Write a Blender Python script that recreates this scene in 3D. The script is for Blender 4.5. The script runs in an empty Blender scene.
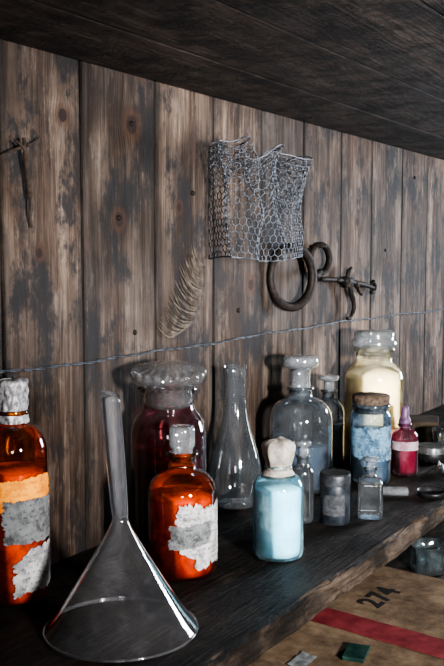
import bpy, math, random
from mathutils import Vector, Matrix, noise as mnoise
random.seed(7)
S=bpy.context.scene
COL=S.collection
ZS=1.10   # lower shelf top
try:
    S.view_settings.look='AgX - High Contrast'
except Exception: pass
# ------------------------------------------------------------------ camera
th=math.radians(32.7); pt=math.radians(-4.76)
cam=bpy.data.cameras.new("camera"); co=bpy.data.objects.new("camera",cam); COL.objects.link(co)
co.location=(0,-.68,1.435)
fw=Vector((math.cos(th)*math.cos(pt),math.sin(th)*math.cos(pt),math.sin(pt)))
co.rotation_euler=fw.to_track_quat('-Z','Y').to_euler()
cam.sensor_fit='VERTICAL'; cam.sensor_height=24.0; cam.sensor_width=16.0
cam.lens=24.0*900/666; cam.clip_start=.01
S.camera=co
CAM=Vector((0,-.68,1.435))

# ------------------------------------------------------------------ node helper
class G:
    def __init__(s,name):
        s.m=bpy.data.materials.new(name); s.m.use_nodes=True
        s.nt=s.m.node_tree; s.nt.nodes.clear()
        s.out=s.nt.nodes.new('ShaderNodeOutputMaterial')
    def n(s,t,**k):
        nd=s.nt.nodes.new(t)
        for a,b in k.items(): setattr(nd,a,b)
        return nd
    def put(s,sock,v):
        if v is None: return
        if isinstance(v,bpy.types.NodeSocket): s.nt.links.new(v,sock)
        else:
            if sock.type=='RGBA' and len(v)==3: v=(*v,1)
            sock.default_value=v
    def m_(s,op,a,b=None,c=None,clamp=False):
        nd=s.n('ShaderNodeMath',operation=op,use_clamp=clamp)
        s.put(nd.inputs[0],a); s.put(nd.inputs[1],b); s.put(nd.inputs[2],c)
        return nd.outputs[0]
    def coord(s,kind='Object'):
        return s.n('ShaderNodeTexCoord').outputs[kind]
    def sep(s,v):
        nd=s.n('ShaderNodeSeparateXYZ'); s.put(nd.inputs[0],v); return nd.outputs
    def comb(s,x,y,z):
        nd=s.n('ShaderNodeCombineXYZ'); s.put(nd.inputs[0],x); s.put(nd.inputs[1],y); s.put(nd.inputs[2],z); return nd.outputs[0]
    def noise(s,v,scale=5,detail=4,rough=.55,dist=0):
        nd=s.n('ShaderNodeTexNoise'); s.put(nd.inputs['Vector'],v)
        nd.inputs['Scale'].default_value=scale; nd.inputs['Detail'].default_value=detail
        nd.inputs['Roughness'].default_value=rough; nd.inputs['Distortion'].default_value=dist
        return nd.outputs[0]
    def ramp(s,f,stops,interp='LINEAR'):
        nd=s.n('ShaderNodeValToRGB'); s.put(nd.inputs[0],f)
        cr=nd.color_ramp; cr.interpolation=interp
        while len(cr.elements)<len(stops): cr.elements.new(.5)
        for e,(p,c) in zip(cr.elements,stops):
            e.position=p; e.color=(*c,1) if len(c)==3 else c
        return nd.outputs[0]
    def sstep(s,v,a,b):
        nd=s.n('ShaderNodeMapRange',interpolation_type='SMOOTHSTEP'); s.put(nd.inputs[0],v)
        nd.inputs[1].default_value=a; nd.inputs[2].default_value=b
        return nd.outputs[0]
    def mix(s,f,a,b,bt='MIX'):
        nd=s.n('ShaderNodeMix',data_type='RGBA',blend_type=bt)
        s.put(nd.inputs[0],f); s.put(nd.inputs[6],a); s.put(nd.inputs[7],b); return nd.outputs[2]
    def bump(s,h,strength=.5,dist=.002):
        nd=s.n('ShaderNodeBump'); s.put(nd.inputs['Height'],h)
        nd.inputs['Strength'].default_value=strength; nd.inputs['Distance'].default_value=dist
        return nd.outputs[0]
    def bsdf(s,color,rough=.6,metal=0,normal=None,spec=.5,trans=0,coat=0,sss=0):
        nd=s.n('ShaderNodeBsdfPrincipled')
        s.put(nd.inputs['Base Color'],color); s.put(nd.inputs['Roughness'],rough)
        nd.inputs['Metallic'].default_value=metal; s.put(nd.inputs['Normal'],normal)
        nd.inputs['Specular IOR Level'].default_value=spec
        nd.inputs['Transmission Weight'].default_value=trans
        nd.inputs['Coat Weight'].default_value=coat
        return nd.outputs[0]
    def done(s,sh):
        s.nt.links.new(sh,s.out.inputs[0]); return s.m

# ------------------------------------------------------------------ materials
def wall_wood():
    g=G("weathered_plank_wood"); x,y,z=g.sep(g.coord())
    pid=g.n('ShaderNodeAttribute',attribute_name='pid').outputs['Fac']
    edge=g.n('ShaderNodeAttribute',attribute_name='edge').outputs['Fac']
    knots=[(.857,1.593,.008),(.832,1.480,.006),(.739,1.589,.005),(1.135,1.396,.006),(.70,1.44,.004),
           (1.24,1.53,.005),(1.51,1.50,.006),(1.66,1.42,.006),(1.80,1.54,.006),(.955,1.50,.004),(1.39,1.56,.005)]
    warp=None; mask=None
    for kx,kz,s_ in knots:
        dx=g.m_('MULTIPLY',g.m_('SUBTRACT',x,kx),1/s_)
        dz=g.m_('MULTIPLY',g.m_('SUBTRACT',z,kz),1/(s_*1.1))
        d2=g.m_('MULTIPLY_ADD',dx,dx,g.m_('MULTIPLY',dz,dz))
        e=g.m_('POWER',2.718,g.m_('MULTIPLY',d2,-.16))
        w=g.m_('MULTIPLY',g.m_('MULTIPLY',e,dx),s_*.7)
        warp=w if warp is None else g.m_('ADD',warp,w)
        mask=e if mask is None else g.m_('MAXIMUM',mask,e)
    xw=g.m_('SUBTRACT',x,warp)
    wob=g.noise(g.comb(g.m_('MULTIPLY',x,5),pid,g.m_('MULTIPLY',z,3)),1,2)
    xw=g.m_('MULTIPLY_ADD',wob,.014,xw)
    p50=g.m_('MULTIPLY',pid,50)
    fib=g.noise(g.comb(g.m_('MULTIPLY',xw,420),p50,g.m_('MULTIPLY',z,12)),1,6,.7)
    streak=g.noise(g.comb(g.m_('MULTIPLY',xw,85),p50,g.m_('MULTIPLY',z,3)),1,8,.72)
    broad=g.noise(g.comb(g.m_('MULTIPLY',xw,22),p50,g.m_('MULTIPLY',z,3.4)),1,6,.65,.3)
    stain=g.noise(g.comb(g.m_('MULTIPLY',x,15),p50,g.m_('MULTIPLY',z,8)),1,10,.74)
    big=g.noise(g.comb(g.m_('MULTIPLY',x,4.5),pid,g.m_('MULTIPLY',z,4)),1,5,.6)
    worn=g.noise(g.comb(g.m_('MULTIPLY',x,28),p50,g.m_('MULTIPLY',z,8)),1,10,.80,.3)
    c=g.ramp(streak,[(.28,(.048,.036,.029)),(.42,(.115,.088,.071)),(.54,(.190,.152,.126)),(.68,(.33,.285,.25))])
    c=g.mix(g.sstep(broad,.42,.58),g.mix(1,c,(.48,.41,.37),'MULTIPLY'),c)
    c=g.mix(g.m_('MULTIPLY',g.sstep(worn,.51,.65),.46),c,(.42,.385,.355))
    c=g.mix(.82,c,g.ramp(fib,[(.3,(.28,.25,.23)),(.5,(.88,.85,.83)),(.7,(1.35,1.33,1.3))]),'MULTIPLY')
    tone=g.ramp(pid,[(0,(1.02,.87,.75)),(.35,(.84,.84,.85)),(.7,(1.12,.98,.87)),(1,(.76,.74,.73))])
    c=g.mix(.9,c,tone,'MULTIPLY')
    c=g.mix(g.m_('MULTIPLY',g.sstep(big,.38,.55),.68),c,g.mix(1,c,(.27,.26,.27),'MULTIPLY'))
    c=g.mix(g.m_('MULTIPLY',g.sstep(stain,.49,.59),.90),c,(.015,.0145,.017))
    c=g.mix(g.sstep(mask,.20,.62),c,g.mix(.55,c,(.07,.032,.018)))
    c=g.mix(g.m_('MULTIPLY',g.sstep(g.m_('MULTIPLY_ADD',worn,.5,mask),.95,1.12),.9),c,(.018,.010,.008))
    ed=g.m_('POWER',edge,4.0)
    ed=g.m_('MULTIPLY',ed,g.m_('MULTIPLY_ADD',stain,1.8,-.05),clamp=True)
    c=g.mix(ed,c,(.014,.011,.010))
    h=g.m_('ADD',g.m_('MULTIPLY',fib,.8),streak)
    return g.done(g.bsdf(c,.66,0,g.bump(h,1.0,.004),.3))
WALLM=wall_wood()

def board_mat(name,dark,mid,light,rough=.6,spec=.4,bd=.004):
    g=G(name); x,y,z=g.sep(g.coord())
    wob=g.noise(g.comb(g.m_('MULTIPLY',x,3),g.m_('MULTIPLY',y,6),0),1,3)
    yy=g.m_('MULTIPLY_ADD',wob,.012,y)
    f=g.noise(g.comb(g.m_('MULTIPLY',x,12),g.m_('MULTIPLY',yy,220),g.m_('MULTIPLY',z,140)),1,6,.7)
    b=g.noise(g.comb(g.m_('MULTIPLY',x,6),g.m_('MULTIPLY',yy,36),g.m_('MULTIPLY',z,30)),1,7,.72)
    st=g.noise(g.coord(),14,10,.76)
    c=g.ramp(b,[(.3,dark),(.5,mid),(.68,light)])
    c=g.mix(.8,c,g.ramp(f,[(.3,(.25,.25,.25)),(.62,(1.2,1.2,1.2))]),'MULTIPLY')
    c=g.mix(g.m_('MULTIPLY',g.sstep(st,.46,.58),.8),c,(dark[0]*.6,dark[1]*.6,dark[2]*.6))
    h=g.m_('ADD',f,g.m_('MULTIPLY',st,2.2))
    ro=g.m_('MULTIPLY_ADD',st,.5,rough-.25)
    return g.done(g.bsdf(c,ro,0,g.bump(h,1.0,bd),spec))
SHELFM=board_mat("dark_shelf_wood",(.004,.003,.0025),(.018,.013,.010),(.055,.041,.031),rough=.5,spec=.22,bd=.007)
EDGEM=board_mat("worn_shelf_edge_wood",(.020,.014,.010),(.085,.060,.043),(.22,.165,.125),rough=.75,spec=.2,bd=.009)
TOPM=board_mat("dark_upper_shelf_wood",(.011,.007,.006),(.045,.031,.023),(.110,.078,.060),rough=.6,spec=.25,bd=.005)
BENCHM=board_mat("bench_wood",(.012,.010,.008),(.04,.032,.024),(.09,.07,.056),rough=.7,spec=.3)

def glass(name,tint=(.9,.93,.93),edge=(.25,.3,.32),dust=.06,dcol=(.35,.35,.36),rough=.03,refl=1.0,dscale=40,pw=2.2,blend=.35,haze=.6):
    g=G(name)
    lw=g.n('ShaderNodeLayerWeight'); lw.inputs[0].default_value=blend
    tc=g.mix(g.m_('POWER',lw.outputs['Facing'],pw),tint,edge)
    tr=g.n('ShaderNodeBsdfTransparent'); g.put(tr.inputs[0],tc)
    gl=g.n('ShaderNodeBsdfGlossy'); gl.inputs['Roughness'].default_value=rough; g.put(gl.inputs['Color'],(1,1,1))
    fr=g.n('ShaderNodeFresnel'); fr.inputs[0].default_value=1.5
    m1=g.n('ShaderNodeMixShader'); g.put(m1.inputs[0],g.m_('MULTIPLY',fr.outputs[0],refl,clamp=True))
    g.put(m1.inputs[1],tr.outputs[0]); g.put(m1.inputs[2],gl.outputs[0])
    df=g.n('ShaderNodeBsdfDiffuse'); g.put(df.inputs[0],dcol)
    nz=g.noise(g.coord(),dscale,5,.65)
    fac=g.m_('MULTIPLY',g.sstep(nz,.42,.75),dust*4,clamp=True)
    fac=g.m_('ADD',fac,dust*haze)
    m2=g.n('ShaderNodeMixShader'); g.put(m2.inputs[0],fac); g.put(m2.inputs[1],m1.outputs[0]); g.put(m2.inputs[2],df.outputs[0])
    return g.done(m2.outputs[0])
CLEARD=glass("dusty_clear_glass",(.84,.88,.90),(.12,.15,.17),.015,(.45,.47,.5),refl=2.2,pw=1.7,haze=2)
SMOKE=glass("hazy_clear_glass",(.76,.80,.83),(.13,.14,.15),.008,(.50,.54,.58),refl=2.6,pw=1.6,dscale=30,haze=5,rough=.05)
FROST=glass("ground_glass",(.74,.79,.82),(.25,.28,.3),.03,(.60,.63,.67),rough=.08,dscale=25,refl=2.6,haze=3)
AMBER=glass("orange_glass",(.98,.48,.15),(.045,.005,.002),.012,(.5,.2,.08),pw=1.0,blend=.5,refl=1.9)
MAROON=glass("maroon_glass",(.62,.28,.30),(.05,.010,.014),.015,(.34,.22,.26),dscale=60,pw=1.2,blend=.5,refl=2.2,haze=2)
CREAMG=glass("clear_glass_cream_film",(.98,.96,.88),(.75,.66,.48),.05,(.85,.8,.65),refl=1.5)
DARKG=glass("smoky_glass",(.60,.66,.72),(.12,.14,.17),.08,(.25,.35,.45),dscale=35,refl=1.5)
FUNG=glass("funnel_glass",(.90,.91,.92),(.46,.47,.50),.008,(.6,.6,.65),rough=.06,refl=1.7,dscale=60,pw=2.4,haze=5)

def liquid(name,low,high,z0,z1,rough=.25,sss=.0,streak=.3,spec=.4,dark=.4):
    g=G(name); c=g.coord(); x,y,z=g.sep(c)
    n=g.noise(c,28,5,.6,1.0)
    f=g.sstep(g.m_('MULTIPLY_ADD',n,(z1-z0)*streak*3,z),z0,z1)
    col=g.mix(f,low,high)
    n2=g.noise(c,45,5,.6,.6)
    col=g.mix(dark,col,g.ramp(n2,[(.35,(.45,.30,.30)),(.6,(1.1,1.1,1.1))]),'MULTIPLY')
    if sss:
        a=g.n('ShaderNodeBsdfTranslucent'); g.put(a.inputs[0],col)
        m=g.n('ShaderNodeMixShader'); m.inputs[0].default_value=sss
        g.put(m.inputs[1],g.bsdf(col,rough,0,None,spec)); g.put(m.inputs[2],a.outputs[0])
        return g.done(m.outputs[0])
    return g.done(g.bsdf(col,rough,0,None,spec))
def paper(name,base,stain,ink=(.03,.03,.03),inkamt=.5,sc=70):
    g=G(name); c=g.coord(); x,y,z=g.sep(c)
    n=g.noise(c,sc,6,.7)
    row=g.m_('SINE',g.m_('MULTIPLY',z,1150))
    n2=g.noise(g.comb(g.m_('MULTIPLY',x,260),g.m_('MULTIPLY',y,260),g.m_('MULTIPLY',z,120)),1,4,.7)
    n3=g.noise(c,sc*.7,8,.78)
    ik=g.m_('MULTIPLY',g.sstep(row,.0,.8),g.sstep(n2,.50,.60))
    ik=g.m_('MAXIMUM',g.m_('MULTIPLY',ik,.7),g.m_('MULTIPLY',g.sstep(n3,.53,.62),.8))
    col=g.mix(g.sstep(n,.42,.62),base,stain)
    col=g.mix(g.m_('MULTIPLY',ik,inkamt),col,ink)
    return g.done(g.bsdf(col,.85,0,g.bump(n,.4,.001),.2))
def simple(name,c1,c2,sc=60,rough=.6,metal=0,bump=.3,spec=.4):
    g=G(name); c=g.coord(); n=g.noise(c,sc,6,.65)
    return g.done(g.bsdf(g.ramp(n,[(.35,c1),(.65,c2)]),rough,metal,g.bump(n,bump,.001),spec))

IRON=simple("rusted_iron",(.005,.004,.004),(.030,.021,.017),120,.65,.3,.6)
WIREM=simple("galvanised_wire",(.055,.062,.075),(.19,.21,.25),90,.4,.4,.3)
WIREW=simple("dark_wall_wire",(.035,.04,.048),(.13,.145,.17),90,.5,.4,.3)
TWIGM=simple("dry_twig_bark",(.02,.014,.011),(.07,.05,.04),150,.9)
CORK=simple("aged_cork",(.03,.022,.018),(.14,.10,.075),180,.9)
CREAMCLOTH=simple("grey_beige_paper_wrap",(.14,.13,.115),(.38,.36,.325),80,.6,0,1.0)
FOIL=simple("crumpled_foil",(.10,.10,.11),(.42,.42,.44),160,.5,.3,.9)
TWINE=simple("twine",(.10,.09,.08),(.35,.32,.28),200,.9)
DARKTIN=simple("blackened_tin",(.012,.013,.015),(.06,.06,.065),60,.4,.6)
PALEMETAL=simple("pale_dull_metal",(.08,.085,.09),(.24,.255,.27),70,.4,.7)
WHITEP=simple("dull_grey_paper",(.05,.053,.06),(.14,.147,.16),50,.8)

# ------------------------------------------------------------------ object helpers
def link(o): COL.objects.link(o); return o
def meshobj(name,verts,faces,mat,parent=None,smooth=True,loc=None):
    me=bpy.data.meshes.new(name); me.from_pydata(verts,[],faces); me.update()
    if smooth:
        for p in me.polygons: p.use_smooth=True
    me.materials.append(mat)
    o=bpy.data.objects.new(name,me); link(o)
    if parent: o.parent=parent
    if loc: o.location=loc
    return o
def thing(name,label,cat,loc,rotz=0,group=None):
    e=bpy.data.objects.new(name,None); e.empty_display_size=.02; link(e)
    e.location=loc; e.rotation_euler=(0,0,rotz)
    e["label"]=label; e["category"]=cat
    if group: e["group"]=group
    return e
def lathe_data(prof,seg=56,fn=None):
    V=[];F=[]
    rows=[]
    for r,z in prof:
        if r<1e-6:
            rows.append([len(V)]); V.append((0,0,z))
        else:
            row=[]
            for i in range(seg):
                a=2*math.pi*i/seg; rr=r;zz=z
                if fn: rr,zz=fn(a,r,z)
                row.append(len(V)); V.append((rr*math.cos(a),rr*math.sin(a),zz))
            rows.append(row)
    for a,b in zip(rows,rows[1:]):
        if len(a)==1 and len(b)==1: continue
        for i in range(seg):
            j=(i+1)%seg
            if len(a)==1: F.append((a[0],b[j],b[i]))
            elif len(b)==1: F.append((a[i],a[j],b[0]))
            else: F.append((a[i],a[j],b[j],b[i]))
    return V,F
def smoothprof(pts,n=5):
    out=[]
    P=[pts[0]]+pts+[pts[-1]]
    for i in range(1,len(P)-2):
        p0,p1,p2,p3=P[i-1:i+3]
        for k in range(n):
            t=k/n
            q=[.5*((2*p1[j])+(-p0[j]+p2[j])*t+(2*p0[j]-5*p1[j]+4*p2[j]-p3[j])*t*t+(-p0[j]+3*p1[j]-3*p2[j]+p3[j])*t**3) for j in (0,1)]
            out.append((max(q[0],0.0),q[1]))
    out.append(pts[-1]); return out
def lathe(name,prof,mat,parent,seg=56,fn=None,smooth=True,loc=None):
    V,F=lathe_data(prof,seg,fn)
    o=meshobj(name,V,F,mat,parent,smooth,loc)
    return o
def tube_data(pts,rad,sides=8,closed=False,V=None,F=None):
    if V is None: V=[];F=[]
    pts=[Vector(p) for p in pts]; n=len(pts)
    if not isinstance(rad,(list,tuple)): rad=[rad]*n
    prev=None; rings=[]
    for i,p in enumerate(pts):
        if closed: t=pts[(i+1)%n]-pts[i-1]
        else: t=pts[min(i+1,n-1)]-pts[max(i-1,0)]
        if t.length<1e-9: t=Vector((0,0,1))
        t.normalize()
        if prev is None:
            u=t.orthogonal().normalized()
        else:
            u=prev-t*prev.dot(t)
            u=u.normalized() if u.length>1e-6 else t.orthogonal().normalized()
        prev=u; w=t.cross(u)
        ring=[]
        for k in range(sides):
            a=2*math.pi*k/sides
            ring.append(len(V)); V.append(tuple(p+(u*math.cos(a)+w*math.sin(a))*rad[min(i,len(rad)-1)]))
        rings.append(ring)
    m=n if closed else n-1
    for i in range(m):
        a=rings[i];b=rings[(i+1)%n]
        for k in range(sides):
            l=(k+1)%sides; F.append((a[k],a[l],b[l],b[k]))
    if not closed:
        F.append(tuple(reversed(rings[0]))); F.append(tuple(rings[-1]))
    return V,F
def tube(name,pts,rad,mat,parent=None,sides=8,closed=False,loc=None):
    V,F=tube_data(pts,rad,sides,closed); return meshobj(name,V,F,mat,parent,True,loc)
def boxdata(x0,x1,y0,y1,z0,z1,V,F):
    b=len(V)
    V+= [(x0,y0,z0),(x1,y0,z0),(x1,y1,z0),(x0,y1,z0),(x0,y0,z1),(x1,y0,z1),(x1,y1,z1),(x0,y1,z1)]
    F+= [(b,b+3,b+2,b+1),(b+4,b+5,b+6,b+7),(b,b+1,b+5,b+4),(b+1,b+2,b+6,b+5),(b+2,b+3,b+7,b+6),(b+3,b,b+4,b+7)]
def bevel(o,w=.002,s=2):
    m=o.modifiers.new("bevel",'BEVEL'); m.width=w; m.segments=s; m.limit_method='ANGLE'
def face_angle(loc):
    return math.degrees(math.atan2(CAM.y-loc[1],CAM.x-loc[0]))
def label_patch(name,parent,loc,r,a0,a1,z0,z1,mat,torn=.12,seed=0,skew=0,cut=None):
    """curved torn paper patch: a rectangle whose margins are nibbled away.
       cut=(corner_x,corner_z,size) tears one corner off diagonally"""
    base=face_angle(loc); nx,nz=90,70
    V=[];F=[]
    def e(p,s):
        n1=mnoise.noise(Vector((p*3.1,s*3.7,0))); n2=mnoise.noise(Vector((p*13,s*1.3,4))); n3=mnoise.noise(Vector((p*34,s*1.3,9)))
        return max(0,torn*(.22+.60*n1+.45*n2+.28*n3))
    L=[e(j/nz,seed+1) for j in range(nz+1)]; R=[e(j/nz,seed+2) for j in range(nz+1)]
    B=[e(i/nx,seed+3) for i in range(nx+1)]; T=[e(i/nx,seed+4) for i in range(nx+1)]
    for j in range(nz+1):
        for i in range(nx+1):
            px=i/nx; pz=j/nz
            a=math.radians(base+a0+(a1-a0)*px); z=z0+(z1-z0)*pz+skew*(px-.5)*(z1-z0)
            rr=r+.0007+.0004*mnoise.noise(Vector((px*6,pz*6,seed)))
            V.append((rr*math.cos(a),rr*math.sin(a),z))
    for j in range(nz):
        for i in range(nx):
            px=(i+.5)/nx; pz=(j+.5)/nz
            if px<L[j] or px>1-R[j] or pz<B[i] or pz>1-T[i]: continue
            if cut:
                d=abs(px-cut[0])+abs(pz-cut[1])*1.1+.12*mnoise.noise(Vector((px*9,pz*9,seed+20)))
                if d<cut[2]: continue
            k=j*(nx+1)+i; F.append((k,k+1,k+nx+2,k+nx+1))
    used=sorted({v for f in F for v in f}); mp={v:i for i,v in enumerate(used)}
    return meshobj(name,[V[v] for v in used],[tuple(mp[v] for v in f) for f in F],mat,parent,True)

# ------------------------------------------------------------------ SETTING
def build_wall():
    xs=[-.55,-.418,-.285,-.15,-.017,.116,.249,.382,.515,.648,.769,.904,1.036,1.168,1.303,1.443,1.575,1.726,1.870,1.993,2.13,2.26,2.4,2.53]
    V=[];F=[];pid=[];edg=[]
    gap=.0010
    for i in range(len(xs)-1):
        r=random.random()
        off=random.uniform(-.0012,.0012)
        n0=len(V)
        x0=xs[i]+gap;x1=xs[i+1]-gap
        prof=[(x0,.02,1),(x0,.002+off,1),(x0+.0010,off,1),(x0+.022,off-.0006,0),((x0+x1)/2,off-.001,0),(x1-.022,off-.0006,0),(x1-.0010,off,1),(x1,.002+off,1),(x1,.02,1)]
        zs=[0,.4,.8,1.1,1.3,1.5,1.7,2.05]
        for z in zs:
            for (px,py,pe) in prof: V.append((px+.0012*math.sin(z*7+i*2),py,z)); pid.append(r); edg.append(pe)
        m=len(prof)
        for a in range(len(zs)-1):
            for b in range(m-1):
                k=n0+a*m+b; F.append((k,k+1,k+m+1,k+m))
    n0=len(V)
    V+=[(-.55,.018,0),(2.53,.018,0),(2.53,.018,2.05),(-.55,.018,2.05)]; pid+=[0]*4; edg+=[1]*4
    F.append((n0,n0+1,n0+2,n0+3))
    b0=len(V); boxdata(-.55,2.53,.021,.06,0,2.05,V,F); pid+=[0]*8; edg+=[1]*8
    o=meshobj("wall_back",V,F,WALLM,None,False)
    at=o.data.attributes.new('pid','FLOAT','POINT')
    for i,v in enumerate(pid): at.data[i].value=v
    at=o.data.attributes.new('edge','FLOAT','POINT')
    for i,v in enumerate(edg): at.data[i].value=v
    o["kind"]="structure"
    o["label"]="weathered grey brown vertical plank wall with knots and stains"
build_wall()
V=[];F=[];boxdata(-.55,2.53,-2.2,.06,-.04,0,V,F)
fl=meshobj("floor",V,F,BENCHM,None,False); fl["kind"]="structure"; fl["label"]="dark worn wooden floor boards"

def rough_board(name,x0,x1,y0,y1,z0,z1,mat,matedge,amp=.002,nx=520,ny=6,par=None):
    V=[];F=[]
    ys=[y0+(y1-y0)*k/ny for k in range(ny+1)]
    ys[1:1]=[y0+.006,y0+.014]
    loop=[(y,z1) for y in ys]+[(y1,(z0+z1)/2)]+[(y,z0) for y in reversed(ys)]+[(y0,z0+(z1-z0)*t) for t in (.15,.3,.45,.6,.75,.88)]
    m=len(loop)
    for i in range(nx+1):
        x=x0+(x1-x0)*i/nx
        chip=max(0,mnoise.noise(Vector((x*7,3,2)))-.12)*1.6
        for k,(y,z) in enumerate(loop):
            dz=amp*.35*mnoise.noise(Vector((x*6,y*20,z*40)))
            dy=0
            if abs(y-y0)<1e-6:
                t=(z-z0)/(z1-z0)
                dy=amp*mnoise.noise(Vector((x*10,z*30,1.7)))+amp*.8*mnoise.noise(Vector((x*38,z*190,4)))
                dy+=chip*.014*max(0,t-.35)
                if z==z1:
                    dy+=.0015+max(0,amp*1.6*mnoise.noise(Vector((x*30,2,8)))); dz-=.0015+amp*.6*abs(mnoise.noise(Vector((x*25,7,8))))+chip*.005
                if z==z0: dy+=.001
            if z==z1 and y>y0: dz=dz*.2
            V.append((x,y+dy,z+dz))
    for i in range(nx):
        for k in range(m):
            l=(k+1)%m; a=i*m
            F.append((a+k,a+m+k,a+m+l,a+l))
    F.append(tuple(range(m))); F.append(tuple(reversed(range(nx*m,nx*m+m))))
    o=meshobj(name,V,F,mat,par,False)
    o.data.materials.append(matedge)
    for p in o.data.polygons:
        if p.center.y<y0+.0075 and abs(p.normal.z)<.85: p.material_index=1
    return o
ls=rough_board("wooden_shelf",-.3,2.5,-.283,-.003,ZS-.026,ZS,SHELFM,EDGEM,.0042)
ls["label"]="dark stained wooden shelf board with worn front edge holding bottles"; ls["category"]="shelf"
def upper():
    V=[];F=[]
    ys=[-.003,-.125,-.255,-.40,-.52]
    for a,b in zip(ys,ys[1:]):
        o=random.uniform(-.0015,.0015)
        boxdata(-.3,2.5,b+.0014,a-.0014,1.650+o*.5+.0008,1.674,V,F)
    boxdata(-.3,2.5,-.52,-.003,1.668,1.680,V,F)
    o=meshobj("wooden_shelf",V,F,TOPM,None,False); bevel(o,.001,1)
    o["label"]="dark rough boards of the shelf above, seen from below"; o["category"]="shelf"
upper()
V=[];F=[]
boxdata(.1,2.5,-.62,-.003,.872,.90,V,F)
for lx in (.14,2.4):
    for ly in (-.58,-.06): boxdata(lx,lx+.06,ly-.02,ly+.03,0,.872,V,F)
o=meshobj("wooden_bench",V,F,BENCHM,None,False); bevel(o,.003,2)
o["label"]="rough brown wooden bench below the shelf"; o["category"]="bench"

# ------------------------------------------------------------------ BOTTLES
def stopper_flat(parent,z,rn,rt,h,mat,name="stopper"):
    return lathe(name,[(0,z-.012),(rn*.8,z-.012),(rn*.92,z),(rn*.86,z+h*.2),(rn*.88,z+h*.5),(rn*1.0,z+h*.58),(rt*.92,z+h*.66),(rt,z+h*.72),(rt,z+h*.92),(rt*.93,z+h),(0,z+h)],mat,parent)
def bottle(label,name,loc,r,hb,hs,hn,rn,glassmat,liq=None,liqh=None,lip=.003,cat="bottle",k=.94):
    e=thing(name,label,cat,loc)
    d=hs-hb
    sh=[]
    for t in range(1,9):
        a=t/8*math.pi/2*.92
        sh.append((rn*1.12+(r-rn*1.12)*math.cos(a)**.9,hb+d*math.sin(a)*.93))
    prof=[(0,.002),(r*.85,0),(r*.96,.0015),(r,.006),(r,hb*.5),(r,hb-.003)]+sh+[(rn*1.04,hs),(rn,hs+(hn-hs)*.3),(rn,hn-lip*1.6),(rn+lip,hn-lip*1.3),(rn+lip,hn-lip*.3),(rn+lip*.5,hn),(rn-.002,hn),(rn-.002,hn-.01)]
    lathe("glass_body",prof,glassmat,e)
    if liq:
        pr=[(0,.004),(r*k*.95,.004),(r*k,.01),(r*k,min(liqh,hb)-.001)]
        if liqh>hb:
            for q in sh:
                if q[1]<liqh: pr.append((q[0]*k,q[1]))
        pr.append((pr[-1][0]*.99,max(liqh,pr[-1][1]+.0005))); pr.append((0,pr[-1][1]))
        lathe("liquid",pr,liq,e)
    return e

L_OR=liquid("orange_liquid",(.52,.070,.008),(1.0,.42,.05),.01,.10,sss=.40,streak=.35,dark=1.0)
LABEL_W=paper("torn_white_label",(.44,.44,.45),(.24,.24,.25),(.05,.05,.055),.9,80)
LABEL_G=paper("grey_label",(.18,.19,.20),(.10,.105,.11),(.025,.025,.028),.85,80)
LABEL_Y=paper("yellow_label_strip",(.88,.38,.05),(.68,.24,.03),(.42,.10,.015),.6,60)

loc=(.620,-.040,ZS)
e=bottle("tall orange glass bottle with torn grey label and foil-wrapped neck","reagent_bottle",loc,.0327,.146,.176,.188,.0125,AMBER,L_OR,.130)
label_patch("paper_label",e,loc,.0329,-24,84,.062,.106,LABEL_G,.10,1)
label_patch("label_strip",e,loc,.0325,-60,84,.094,.127,LABEL_Y,.14,2,.12)
label_patch("lower_label",e,loc,.0327,-8,88,.013,.060,LABEL_W,.18,3,.12,(0,1,.40))
def crinkle(amp,k=9,sd=0):
    def f(a,r,z):
        q=1+amp*mnoise.noise(Vector((math.cos(a)*k*.5,math.sin(a)*k*.5,z*160+sd)))
        return r*q,z+amp*.01*mnoise.noise(Vector((math.cos(a)*4,math.sin(a)*4,sd)))
    return f
lathe("foil_cap",smoothprof([(.0150,.176),(.0142,.183),(.0138,.190),(.0145,.196),(.0140,.204),(.0150,.212),(.0135,.2175),(.006,.2185),(0,.218)],3),FOIL,e,64,crinkle(.16,9,3))

loc=(.769,-.136,ZS)
e=bottle("orange glass bottle with torn white label and frosted glass stopper","reagent_bottle",loc,.037,.084,.112,.131,.0140,AMBER,L_OR,.086,lip=.0035)
label_patch("paper_label",e,loc,.037,-12,88,.012,.084,LABEL_W,.15,5,0,(0,0,.44))
label_patch("dark_label",e,loc,.0374,-24,52,.036,.062,LABEL_G,.14,8,.1)
lathe("stopper",[(0,.12),(.0105,.12),(.0115,.131),(.0118,.1345),(.0135,.1365),(.0138,.140),(.0138,.154),(.0130,.1575),(.0090,.1582),(.0085,.157),(0,.157)],FROST,e)

L_BL=liquid("pale_blue_powder",(.12,.42,.54),(.40,.74,.85),-.01,.05,rough=.5,dark=.25,streak=.6)
BLUEG=glass("clear_glass_blue_film",(.84,.96,1.0),(.28,.54,.64),.09,(.44,.72,.82),dscale=30,refl=1.8)
loc=(.871,-.196,ZS)
e=bottle("small bottle of pale blue powder with paper-wrapped stopper","reagent_bottle",loc,.0288,.074,.096,.104,.0125,BLUEG,L_BL,.080)
def facet(a,r,z):
    t=(a+.1)%(math.pi/3)-math.pi/6
    k=math.cos(math.pi/6)/math.cos(t) if z>.102 else 1
    q=k*1.06+.08*mnoise.noise(Vector((math.cos(a)*2.2,math.sin(a)*2.2,z*80)))
    return r*q,z+(.0022*mnoise.noise(Vector((math.cos(a)*1.6,math.sin(a)*1.6,11))) if z>.105 else 0)
lathe("paper_cap",[(.0185,.0910),(.0160,.0960),(.0138,.1000),(.0140,.1030),(.0154,.109),(.0170,.115),(.0182,.1210),(.0184,.1260),(.0168,.1300),(.0130,.1325),(.006,.1335),(0,.1335)],CREAMCLOTH,e,66,facet,True)
V,F=[],[]
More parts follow.
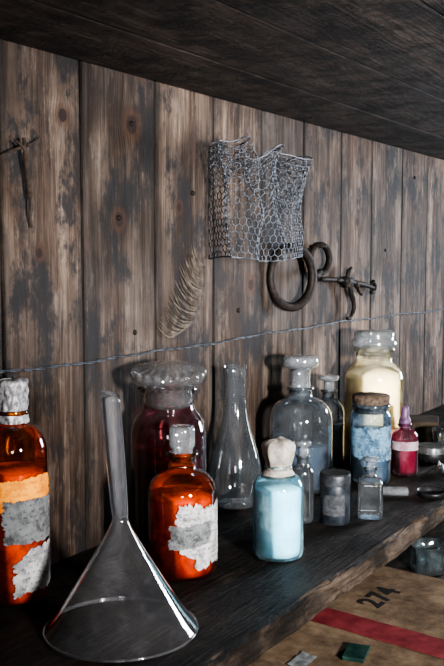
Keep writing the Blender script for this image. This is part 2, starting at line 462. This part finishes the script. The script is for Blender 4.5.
for kz in (.1000,.1012):
    tube_data([(.0152*math.cos(t*math.tau/30),.0152*math.sin(t*math.tau/30),kz+.0006*math.sin(t)) for t in range(30)],.0006,6,True,V,F)
meshobj("twine_binding",V,F,TWINE,e)

# big maroon jar
loc=(.840,-.066,ZS)
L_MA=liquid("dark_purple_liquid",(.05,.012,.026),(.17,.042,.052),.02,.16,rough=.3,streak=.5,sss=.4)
e=thing("glass_jar","large dark maroon glass jar with wide fluted glass stopper","jar",loc)
lathe("glass_body",[(0,.002),(.040,0),(.0435,.003),(.0445,.008),(.0445,.128),(.0440,.136),(.0415,.146),(.0365,.154),(.0325,.159),(.0305,.164),(.0305,.178),(.0345,.181),(.036,.184),(.0345,.188),(.029,.188),(.028,.17)],MAROON,e)
lathe("liquid",[(0,.004),(.040,.004),(.042,.01),(.042,.105),(0,.105)],L_MA,e)
def flute(a,r,z):
    k=max(0,(r-.010)/.03)*(1 if z>.19 else 0); s=abs(math.sin(a*11))
    return r*(1-.035*k*s), z-.0028*k*s
LIDG=glass("dusty_stopper_glass",(.84,.87,.89),(.14,.15,.16),.020,(.45,.46,.48),rough=.05,dscale=22,refl=2.8,haze=4)
lid=lathe("stopper",smoothprof([(0,.168),(.026,.168),(.0275,.1885),(.031,.1905),(.0395,.1970),(.0432,.2030),(.0438,.2085),(.0405,.2110),(.034,.2120),(.028,.2140),(.018,.2165),(0,.2170)],3),LIDG,e,176,flute)
lid.rotation_euler=(math.radians(3),math.radians(-4),0)

loc=(1.019,-.047,ZS)
e=thing("glass_flask","empty clear pear-shaped glass flask with long neck","flask",loc)
lathe("glass_body",smoothprof([(0,.002),(.024,.001),(.0310,.006),(.0352,.018),(.0370,.034),(.0358,.052),(.0318,.072),(.0260,.092),(.0205,.110),(.0165,.128),(.0145,.146),(.0138,.165),(.0140,.182),(.0160,.189),(.0162,.191)],4),SMOKE,e,64)

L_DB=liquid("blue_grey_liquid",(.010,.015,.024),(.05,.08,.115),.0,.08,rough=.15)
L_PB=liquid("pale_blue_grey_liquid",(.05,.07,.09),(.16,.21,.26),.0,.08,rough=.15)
loc=(1.149,-.078,ZS)
e=bottle("large clear bottle with ground glass stopper and dark blue liquid","reagent_bottle",loc,.0462,.098,.135,.150,.0165,SMOKE,L_DB,.068)
stopper_flat(e,.150,.0155,.0255,.044,FROST)
loc=(1.296,-.052,ZS)
e=bottle("clear glass bottle with small glass stopper beside cream jar","reagent_bottle",loc,.0270,.085,.112,.126,.0105,CLEARD,L_PB,.07)
stopper_flat(e,.126,.0095,.016,.022,FROST)

L_CR=liquid("cream_powder",(.95,.78,.44),(1.0,.93,.68),.02,.14,rough=.7,dark=.2)
loc=(1.382,-.092,ZS)
e=thing("glass_jar","large glass jar of cream powder with domed stopper","jar",loc)
lathe("glass_body",[(0,.002),(.045,0),(.049,.004),(.0495,.01),(.0495,.138),(.0485,.146),(.045,.153),(.036,.160),(.0315,.164),(.030,.168),(.030,.180),(.0345,.183),(.035,.187),(.033,.189),(.028,.189)],CREAMG,e)
lathe("powder_filling",[(0,.004),(.045,.004),(.047,.01),(.047,.136),(.045,.146),(.030,.155),(0,.157)],L_CR,e)
lathe("stopper",[(0,.175),(.027,.175),(.028,.188),(.036,.190),(.0378,.195),(.037,.200),(.032,.203),(.0335,.208),(.0335,.213),(.028,.2165),(0,.2175)],FROST,e)

L_DK=liquid("dark_blue_powder",(.02,.028,.04),(.09,.14,.20),.0,.10,rough=.5,streak=1)
loc=(1.243,-.147,ZS)
LABEL_B=paper("blue_stained_label",(.14,.25,.35),(.05,.10,.155),(.02,.032,.05),.85,60)
e=thing("cork_stoppered_jar","dark jar with wide cork and blue stained label","jar",loc)
lathe("glass_body",[(0,.002),(.027,0),(.0298,.004),(.0302,.010),(.0302,.100),(.029,.105),(.026,.108),(.0265,.112),(.029,.114),(.029,.118),(.0265,.119)],DARKG,e)
lathe("powder_filling",[(0,.004),(.027,.004),(.028,.01),(.028,.080),(0,.082)],L_DK,e)
lathe("cork",[(0,.105),(.0245,.105),(.0262,.119),(.0275,.1195),(.028,.129),(.0265,.1315),(0,.132)],CORK,e,48,crinkle(.05,12,1))
label_patch("paper_label",e,loc,.0302,-85,80,.036,.088,LABEL_B,.20,12)

L_PK=liquid("magenta_liquid",(.14,.010,.035),(.34,.045,.11),.0,.05,rough=.3,sss=.3)
PINKG=glass("pink_tinted_glass",(.80,.5,.58),(.18,.04,.08),.08,(.32,.18,.23))
PURP=simple("purple_stained_cap",(.05,.022,.06),(.16,.09,.17),80,.5)
loc=(1.315,-.173,ZS)
e=bottle("small bottle of magenta liquid with white label and purple dropper cap","dropper_bottle",loc,.0212,.054,.073,.080,.008,PINKG,L_PK,.050)
label_patch("paper_label",e,loc,.0212,-75,75,.040,.054,paper("pinkish_label",(.36,.31,.34),(.26,.16,.20),(.2,.03,.08),.4,70),.06,15)
lathe("dropper_cap",[(0,.074),(.0092,.074),(.0095,.084),(.0085,.087),(.0066,.090),(.0064,.100),(.0058,.1045),(.004,.1065),(0,.107)],PURP,e)

loc=(1.003,-.158,ZS)
e=bottle("small slim clear glass bottle with glass stopper","reagent_bottle",loc,.0142,.058,.072,.086,.0072,CLEARD,None,None,lip=.002)
stopper_flat(e,.086,.0065,.0105,.018,FROST)

loc=(1.021,-.195,ZS)
e=thing("small_jar","small dark blue-grey cylindrical jar with worn paper band","jar",loc)
GJ=simple("dark_blue_grey_ceramic",(.011,.014,.019),(.042,.050,.062),60,.35)
lathe("jar_body",[(0,0),(.017,0),(.0190,.002),(.0190,.048),(.018,.052),(.018,.055)],GJ,e)
lathe("lid",[(.0195,.050),(.0198,.052),(.0198,.062),(.0185,.0655),(.016,.0645),(0,.064)],simple("grey_tin_lid",(.022,.025,.03),(.075,.082,.092),80,.45,.4),e)
label_patch("paper_label",e,loc,.0190,-50,40,.012,.040,paper("dim_label",(.07,.075,.085),(.04,.043,.048),(.02,.02,.022),.6,90),.12,21)

loc=(1.067,-.223,ZS)
e=thing("reagent_bottle","tiny square clear glass bottle with flat glass stopper","bottle",loc,math.radians(25))
def sq(a,r,z):
    if z>.050: return r,z
    c=max(abs(math.cos(a)),abs(math.sin(a))); k=min(1/c,1.22)
    return r*k*.93,z
lathe("glass_body",[(0,.002),(.0150,0),(.0168,.003),(.0170,.006),(.0170,.044),(.0155,.049),(.010,.0535),(.0072,.056),(.0070,.062),(.0092,.063),(.0092,.066),(.006,.066)],CLEARD,e,64,sq)
stopper_flat(e,.066,.0062,.0100,.013,FROST)

# funnel (standing on its rim)
loc=(.616,-.176,ZS)
e=thing("glass_funnel","large clear glass funnel standing upside down on its rim","funnel",loc)
cone=lathe("funnel_cone",smoothprof([(.0690,.0),(.0698,.0010),(.0688,.0025),(.058,.016),(.045,.036),(.032,.057),(.020,.077),(.0125,.0900),(.0088,.0975),(.0072,.102),(.0072,.106)],4),FUNG,e,80)
rimt=tube("rim_bead",[(.0690*math.cos(i*math.tau/80),.0690*math.sin(i*math.tau/80),.0016) for i in range(80)],.0014,FUNG,e,8,True)
V=[];F=[];seg=40;rows=20
def stemgrid(r0,r1,zt):
    n0=len(V)
    for j in range(rows+1):
        t=j/rows; z=.1045+(zt-.1045)*t
        rr=r0+(r1-r0)*min(1,t*2.2)**.6
        for i in range(seg):
            a=math.tau*i/seg
            zz=z+ (t**8)*(-.0025*math.cos(a-math.radians(300)))
            V.append((rr*math.cos(a)-.005*t,rr*math.sin(a)+.006*t,zz))
    return n0
a0=stemgrid(.0072,.0088,.2155); b0=stemgrid(.0062,.0076,.2155)
for j in range(rows):
    for i in range(seg):
        k=(i+1)%seg
        F.append((a0+j*seg+i,a0+j*seg+k,a0+(j+1)*seg+k,a0+(j+1)*seg+i))
        F.append((b0+j*seg+k,b0+j*seg+i,b0+(j+1)*seg+i,b0+(j+1)*seg+k))
for i in range(seg):
    k=(i+1)%seg; F.append((a0+rows*seg+i,a0+rows*seg+k,b0+rows*seg+k,b0+rows*seg+i))
STEMG=glass("funnel_stem_glass",(.97,.98,.99),(.66,.68,.70),.006,(.7,.7,.75),rough=.06,refl=1.2,dscale=60,pw=2.6,haze=5)
meshobj("funnel_stem",V,F,STEMG,e)

e=thing("paper_roll","small rolled dull grey paper lying on the shelf","paper",(1.180,-.212,ZS),math.radians(-62))
V=[];F=[]
for i in range(70):
    a=i*.32; r=.0035+.00005*i
    for xx in (-.018,.018): V.append((xx,r*math.cos(a),r*math.sin(a)+.0075))
for i in range(69): F.append((2*i,2*i+1,2*i+3,2*i+2))
meshobj("rolled_sheet",V,F,WHITEP,e)
loc=(1.425,-.178,ZS)
e=thing("tin_canister","low round dull grey tin with loose dented lid","tin",loc)
lathe("tin_body",[(0,0),(.024,0),(.025,.002),(.025,.020),(.0245,.021)],DARKTIN,e)
lathe("lid",[(.0262,.015),(.0262,.025),(.025,.0265),(.018,.0262),(0,.0255)],PALEMETAL,e,56,crinkle(.06,8,4))
loc=(1.212,-.255,ZS)
e=thing("metal_dish","shallow blackened metal dish on shelf edge","dish",loc)
lathe("dish_bowl",[(0,.001),(.018,.001),(.0195,.0025),(.0205,.008),(.0213,.0085),(.0205,.003),(.0185,0),(0,0)],DARKTIN,e)
V=[];F=[];boxdata(-.035,.035,-.025,.025,0,.034,V,F)
e=thing("cardboard_carton","small worn brown carton with folded lid","box",(1.60,-.10,ZS),math.radians(20))
CARD=simple("brown_card",(.03,.022,.016),(.09,.068,.05),25,.85)
o=meshobj("carton_body",V,F,CARD,e,False); bevel(o,.001,1)
V=[];F=[];boxdata(-.037,.037,-.027,.027,.026,.037,V,F)
o=meshobj("carton_lid",V,F,CARD,e,False); bevel(o,.001,1)
loc=(1.505,-.175,ZS)
e=thing("glass_tumbler","small clear glass tumbler on the shelf","glass",loc)
lathe("glass_body",[(0,.003),(.018,.0),(.020,.002),(.024,.040),(.023,.040),(.019,.005),(0,.006)],CLEARD,e)
loc=(1.452,-.105,ZS)
e=thing("glass_vial","short clear glass vial behind a grey tin","vial",loc)
lathe("glass_body",[(0,.002),(.011,0),(.012,.002),(.012,.040),(.009,.046),(.0075,.050),(.0075,.055),(.0095,.056),(.0095,.059)],CLEARD,e,32)
lathe("cork",[(0,.050),(.0065,.050),(.0078,.066),(0,.0665)],CORK,e,24)
loc=(1.345,-.232,ZS)
e=thing("metal_scrap","crumpled piece of pale dull sheet metal on the shelf","scrap",loc,math.radians(15))
V=[];F=[];n=18
for j in range(n+1):
    for i in range(n+1):
        a=(i/n-.5)*.050; b=(j/n-.5)*.030
        V.append((a,b,.0005+.022*abs(mnoise.noise(Vector((a*55+3,b*70,2.2))))+.006*math.sin(math.pi*i/n)))
for j in range(n):
    for i in range(n):
        k=j*(n+1)+i; F.append((k,k+1,k+n+2,k+n+1))
meshobj("bent_sheet",V,F,PALEMETAL,e,False)

# ------------------------------------------------------------------ cardboard box below
def card_top():
    g=G("printed_cardboard"); c=g.coord(); x,y,z=g.sep(c)
    n=g.noise(c,11,9,.78); f=g.noise(g.comb(g.m_('MULTIPLY',x,120),g.m_('MULTIPLY',y,30),z),1,3)
    col=g.ramp(n,[(.34,(.065,.042,.027)),(.5,(.165,.115,.075)),(.64,(.27,.20,.135))])
    col=g.mix(.4,col,g.ramp(f,[(.3,(.6,.6,.6)),(.7,(1.1,1.1,1.1))]),'MULTIPLY')
    return g.done(g.bsdf(col,.85,0,g.bump(n,.3,.002),.2))
CT=card_top()
bx=thing("cardboard_box","flat brown cardboard box with red tape stripe and printed number","box",(1.03,-.30,.90),math.radians(-5))
V=[];F=[];boxdata(-.28,.235,-.16,.205,0,.0585,V,F)
o=meshobj("box_body",V,F,CT,bx,False); bevel(o,.002,2)
V=[];F=[];boxdata(-.28,.010,-.16,.205,.0588,.0600,V,F); boxdata(.0125,.235,-.16,.205,.0588,.0602,V,F)
o=meshobj("box_flap",V,F,CT,bx,False)
RED=simple("faded_red_tape",(.12,.013,.017),(.26,.046,.052),30,.6)
V=[];F=[]
for j in range(41):
    y=-.1601+.3652*j/40
    V+=[(-.015+.0008*mnoise.noise(Vector((y*30,1,0))),y,.0606),(.037+.0012*mnoise.noise(Vector((y*40,5,0))),y,.0606)]
for j in range(40): F.append((2*j,2*j+1,2*j+3,2*j+2))
meshobj("red_tape",V,F,RED,bx,False)
def text(s,size,loc,rot,mat,parent,name):
    cu=bpy.data.curves.new(name,'FONT'); cu.body=s; cu.size=size; cu.extrude=.0001; cu.align_x='CENTER'; cu.offset=.0016; cu.space_character=1.10
    to=bpy.data.objects.new(name,cu); link(to)
    dg=bpy.context.evaluated_depsgraph_get(); me=bpy.data.meshes.new_from_object(to.evaluated_get(dg))
    bpy.data.objects.remove(to); me.materials.clear(); me.materials.append(mat)
    o=bpy.data.objects.new(name,me); link(o); o.parent=parent; o.location=loc; o.rotation_euler=rot
    return o
INK=simple("black_stencil_ink",(.005,.004,.004),(.016,.013,.011),80,.8)
text("274",.048,(.116,.093,.0606),(0,0,math.radians(2)),INK,bx,"printed_number")

BTG=glass("blue_tinted_glass",(.86,.94,.96),(.25,.36,.40),.012,(.62,.72,.76),rough=.04,refl=4.5,dscale=50,haze=3)
for i,(lc,rr,hh,lb) in enumerate([((1.46,-.165,.90),.034,.045,"round clear glass dish with bluish tint"),((1.44,-.255,.90),.028,.03,"shallow clear glass dish beside a taller one")]):
    e=thing("glass_dish",lb,"dish",lc)
    def wob(a,r,z,i=i): return r*(1+.05*math.sin(a*9+z*40)*(1 if z>.006 else 0)),z
    lathe("dish_body",[(0,.003),(rr*.80,0),(rr*.94,.003),(rr*.98,hh*.35),(rr*.90,hh*.6),(rr,hh),(rr*1.08,hh+.002),(rr*1.06,hh+.004),(rr*.95,hh),(rr*.85,hh*.6),(rr*.90,.006),(0,.006)],BTG,e,90,wob)
e=thing("green_tin","small flat dark green painted tin on the cardboard box","tin",(.965,-.252,.9608),math.radians(12))
V=[];F=[];boxdata(-.020,.020,-.013,.013,0,.004,V,F)
o=meshobj("tin_body",V,F,simple("dark_green_paint",(.008,.026,.023),(.028,.062,.052),40,.25),e,False); bevel(o,.001,2)
V=[];F=[];boxdata(-.0205,.0205,-.0135,.0135,.0035,.0052,V,F)
o=meshobj("tin_lid",V,F,simple("dark_green_paint_lid",(.012,.036,.031),(.038,.078,.066),40,.25),e,False); bevel(o,.001,2)
V=[];F=[];n=16
for j in range(n+1):
    for i in range(n+1):
        a=(i/n-.5)*.040; b=(j/n-.5)*.022
        V.append((a+b*.2,b,.0031+.0022*abs(mnoise.noise(Vector((a*60,b*60,2))))))
for j in range(n):
    for i in range(n):
        k=j*(n+1)+i; F.append((k,k+1,k+n+2,k+n+1))
o=meshobj("crumpled_paper",V,F,simple("pale_tissue",(.10,.11,.11),(.24,.25,.25),50,.8),None,True,(.915,-.205,.958))
o["label"]="crumpled pale paper scrap lying on the cardboard box"; o["category"]="paper"

# ------------------------------------------------------------------ WALL THINGS
def basket():
    path=[Vector((1.022,-.004)),Vector((.995,-.045)),Vector((.968,-.076)),Vector((.990,-.084)),Vector((1.06,-.080)),Vector((1.13,-.072)),Vector((1.180,-.064)),Vector((1.197,-.045)),Vector((1.205,-.02)),Vector((1.210,-.004))]
    L=[0]
    for a,b in zip(path,path[1:]): L.append(L[-1]+(b-a).length)
    T=L[-1]
    def at(s):
        s=max(0,min(T,s))
        for i in range(len(L)-1):
            if s<=L[i+1]+1e-9:
                t=(s-L[i])/(L[i+1]-L[i]); return path[i].lerp(path[i+1],t)
        return path[-1]
    def top(s):
        f=s/T
        return 1.581-.018*math.exp(-((f-.42)/.03)**2)-.012*math.exp(-((f-.66)/.05)**2)+.006*math.exp(-((f-.30)/.02)**2)+.002*math.sin(f*31)
    def P(s,h):
        p=at(s); bot=1.434+.003*math.sin(s*26); z=bot+(top(s)-bot)*h
        k=min(1,4*s/T,4*(T-s)/T)
        w=(.30+.60*h)*k
        v=Vector((s*36,h*2.6,1.3))
        dx=.012*mnoise.noise(v)*w; dy=.032*mnoise.noise(v+Vector((5,7,9)))*w; dz=.006*mnoise.noise(v+Vector((15,3,2)))*h
        dy+=.014*math.sin(s*85+h*2.0)*w*.8
        y=min(p.y+dy,-.003)
        return Vector((p.x+dx,y,z+dz))
    V=[];F=[]
    cw=.0098; nc=int(T/cw); cw=T/nc; nr=17; rh=1/nr
    for j in range(nr):
        off=(j%2)*.5
        for i in range(nc):
            s0=(i+off)*cw
            if s0+cw>T+1e-6: continue
            tube_data([P(s0,j*rh),P(s0+cw/2,max(0,j*rh-rh*.42))],.00050,4,False,V,F)
            tube_data([P(s0+cw/2,max(0,j*rh-rh*.42)),P(s0+cw,j*rh)],.00050,4,False,V,F)
            tube_data([P(s0,j*rh),P(s0,min(1,j*rh+rh*.58))],.00068,4,False,V,F)
    # top strip of the mesh folded inward, deeper on the bunched side
    def Q(s,h):
        b=P(s,1-h*(.22+.34*max(0,min(1,(s/T-.50)*4))))
        return Vector((b.x+.004*h,min(b.y+.008+.014*h,-.004),b.z-.002))
    nq=7
    for j in range(nq):
        for i in range(int(nc*.26),int(nc*.84)):
            s0=(i+(j%2)*.5)*cw; h=j/nq
            tube_data([Q(s0,h),Q(s0+cw/2,max(0,h-.06))],.00045,4,False,V,F)
            tube_data([Q(s0+cw/2,max(0,h-.06)),Q(s0+cw,h)],.00045,4,False,V,F)
            tube_data([Q(s0,h),Q(s0,h+.085)],.0006,4,False,V,F)
    meshobj("wire_mesh",V,F,WIREM,e0)
    for h in (0.0,1.0):
        n=140
        V=[];F=[]
        tube_data([P(T*i/n,h)+Vector((0,0,.0004*math.sin(i*1.3))) for i in range(n+1)],.0010,6,False,V,F)
        meshobj("rim_wire",V,F,WIREM,e0)
e0=thing("wire_basket","crumpled galvanised chicken wire basket hanging on the planks","basket",(0,0,0))
basket()

e=thing("iron_ring_clamp","heavy dark iron ring with smaller ring hanging on wall","tool",(0,0,0))
def flatring(name,c,R,w,t,nrm,parent):
    d=math.radians(nrm); nv=Vector((math.cos(d),math.sin(d),0)); ax=Vector((-math.sin(d),math.cos(d),0)); V=[];F=[];n=72
    sec=[(-w,-t),(w*.9,-t*.8),(w,t*.2),(w*.6,t),(-w*.6,t),(-w,t*.4)]
    for i in range(n):
        a=i*math.tau/n; rd=ax*math.cos(a)+Vector((0,0,1))*math.sin(a)
        for p,q in sec: V.append(tuple(Vector(c)+rd*(R+p)+nv*q))
    m=len(sec)
    for i in range(n):
        for k in range(m):
            l=(k+1)%m;j=(i+1)%n; F.append((i*m+k,i*m+l,j*m+l,j*m+k))
    return meshobj(name,V,F,IRON,parent,True)
flatring("large_ring",(1.230,-.020,1.406),.047,.0066,.005,255,e)
flatring("small_ring",(1.333,-.016,1.434),.0235,.0040,.005,256,e)
tube("link_bar",[(1.276,-.033,1.410),(1.288,-.031,1.407),(1.300,-.027,1.408),(1.318,-.023,1.413)],[.005,.006,.006,.005],IRON,e,8)
tube("wall_nail",[(1.333,-.026,1.4545),(1.333,.003,1.454)],[.003,.002],IRON,e,8)
e=thing("iron_hook_bracket","forged iron key-like bracket with hook nailed to planks","bracket",(0,0,0))
def bez(pts,n=8):
    P=[Vector(p) for p in pts]; P=[P[0]]+P+[P[-1]]; out=[]
    for i in range(1,len(P)-2):
        p0,p1,p2,p3=P[i-1:i+3]
        for k in range(n):
            t=k/n; out.append(.5*((2*p1)+(p2-p0)*t+(2*p0-5*p1+4*p2-p3)*t*t+(-p0+3*p1-3*p2+p3)*t**3))
    out.append(P[-1]); return out
y=-.014
tube("bracket_bar",bez([(1.345,y,1.400),(1.40,y,1.398),(1.46,y,1.393),(1.52,y,1.386),(1.555,y,1.380)]),[.0040]*12+[.0048]*12+[.0038]*20,IRON,e,8)
tube("end_knob",bez([(1.545,y-.001,1.372),(1.558,y-.001,1.374),(1.563,y-.001,1.384),(1.552,y-.001,1.392)]),.0040,IRON,e,8)
tube("upright_prong",bez([(1.435,y-.003,1.384),(1.437,y-.003,1.400),(1.442,y-.003,1.412),(1.452,y-.003,1.417)]),[.0055]*8+[.0045]*10+[.0032]*8,IRON,e,8)
tube("collar",[(1.428,y-.001,1.396),(1.452,y-.001,1.394)],.0080,IRON,e,10)
tube("hook",bez([(1.447,y-.004,1.394),(1.450,y-.004,1.376),(1.460,y-.004,1.360),(1.462,y-.004,1.345),(1.450,y-.004,1.332),(1.436,y-.004,1.330)]),[.0050]*16+[.0042]*12+[.0032]*20,IRON,e,8)
tube("side_spur",bez([(1.475,y-.002,1.392),(1.485,y-.002,1.378),(1.500,y-.002,1.370)]),[.0045]*6+[.0032]*20,IRON,e,8)
tube("wall_nail",[(1.400,-.020,1.397),(1.400,.003,1.397)],[.003,.002],IRON,e,8)

V=[];F=[]
for ph in (0,math.pi):
    q=[]
    for i in range(640):
        t=i/639; x=-.2+2.4*t
        z=1.3205+.0025*math.sin(x*5+.5)+.0010*math.sin(x*23)+.0006*math.sin(x*71)
        a=x*160+ph
        q.append((x,-.0048+.0009*math.cos(a),z+.0009*math.sin(a)))
    tube_data(q,.0009,5,False,V,F)
o=meshobj("wall_wire",V,F,WIREW); o["label"]="thin twisted wire stretched horizontally across the planks"; o["category"]="wire"
def nail(x,z,i):
    V,F=lathe_data([(0,.0035),(.0022,.003),(.0034,.0015),(.0034,0),(.0015,0),(.0012,-.012),(0,-.013)],20)
    o=meshobj("iron_nail",V,F,IRON); o.rotation_euler=(math.radians(90),0,0); o.location=(x,-.001,z)
    o["label"]="rusty round nail head in plank"; o["category"]="nail"; o["group"]="rusty nails in the plank wall"
for i,(x,z) in enumerate([(.857,1.594),(.832,1.482),(.985,1.52),(1.10,1.36),(.86,1.345),(1.64,1.45),(1.79,1.60)]): nail(x,z,i)
e=thing("dried_twig","dried crossed twigs hanging from a nail on plank","twig",(0,0,0))
tube("cross_twig",bez([(.632,-.010,1.533),(.648,-.013,1.540),(.668,-.014,1.548),(.682,-.012,1.552),(.695,-.008,1.560)]),[.0012]*8+[.0020]*16+[.001]*9,TWIGM,e,6)
tube("hanging_twig",bez([(.667,-.014,1.556),(.668,-.015,1.545),(.673,-.012,1.525),(.678,-.010,1.500),(.680,-.008,1.480),(.683,-.008,1.466)]),[.0022]*10+[.0032]*16+[.0014]*15,TWIGM,e,6)
tube("short_twig",bez([(.655,-.014,1.552),(.664,-.016,1.546),(.672,-.012,1.536),(.674,-.010,1.528)]),.0015,TWIGM,e,6)
tube("wall_nail",[(.668,-.018,1.548),(.668,.003,1.548)],.0012,IRON,e,6)
FE=simple("faded_dry_plume",(.065,.054,.045),(.22,.185,.155),100,.95)
V=[];F=[]
stem=bez([(1.012,-.003,1.425),(1.010,-.004,1.400),(1.000,-.004,1.372),(.978,-.004,1.348),(.940,-.003,1.334)],26)
tube_data(stem,.0005,5,False,V,F)
N=len(stem)
for i,p in enumerate(stem):
    t=i/(N-1)
    l=(.040+.026*math.sin(math.pi*t))*random.uniform(.8,1.1)
    ang=math.radians(160+38*t+random.uniform(-6,6)); bend=math.radians(-35)
    q=[]
    for s in range(6):
        u=s/5; a=ang+bend*(u-.3)
        q.append(p+Vector((math.cos(a)*l*u,-.0003+.0002*u,math.sin(a)*l*u*.6+.012*u*u)))
    tube_data(q,[.0005,.0005,.00045,.0004,.0003,.00015],3,False,V,F)
o=meshobj("feather_plume",V,F,FE); o["label"]="faded fan-shaped feathery plume stuck flat on the planks"; o["category"]="feather"

# ------------------------------------------------------------------ LIGHT
def area(name,loc,target,size,power,color,sy=None,spread=180):
    l=bpy.data.lights.new(name,'AREA'); l.energy=power; l.color=color; l.size=size
    if sy: l.shape='RECTANGLE'; l.size_y=sy
    l.spread=math.radians(spread)
    o=bpy.data.objects.new(name,l); link(o); o.location=loc
    o.rotation_euler=(Vector(target)-Vector(loc)).to_track_quat('-Z','Y').to_euler()
    return o
area("window_light_front",(.15,-1.30,1.44),(1.32,0,1.34),.12,10.5,(1.0,.96,.92),None,66)
area("window_light_side",(-.45,-1.0,1.36),(.8,0,1.22),.20,1.4,(1.0,.97,.94))
area("window_light_end",(2.55,-.70,1.42),(1.5,-.05,1.34),.34,20,(.82,.90,1.0),.5)
w=bpy.data.worlds.new("world"); S.world=w; w.use_nodes=True
w.node_tree.nodes['Background'].inputs[0].default_value=(.42,.43,.46,1); w.node_tree.nodes['Background'].inputs[1].default_value=.045
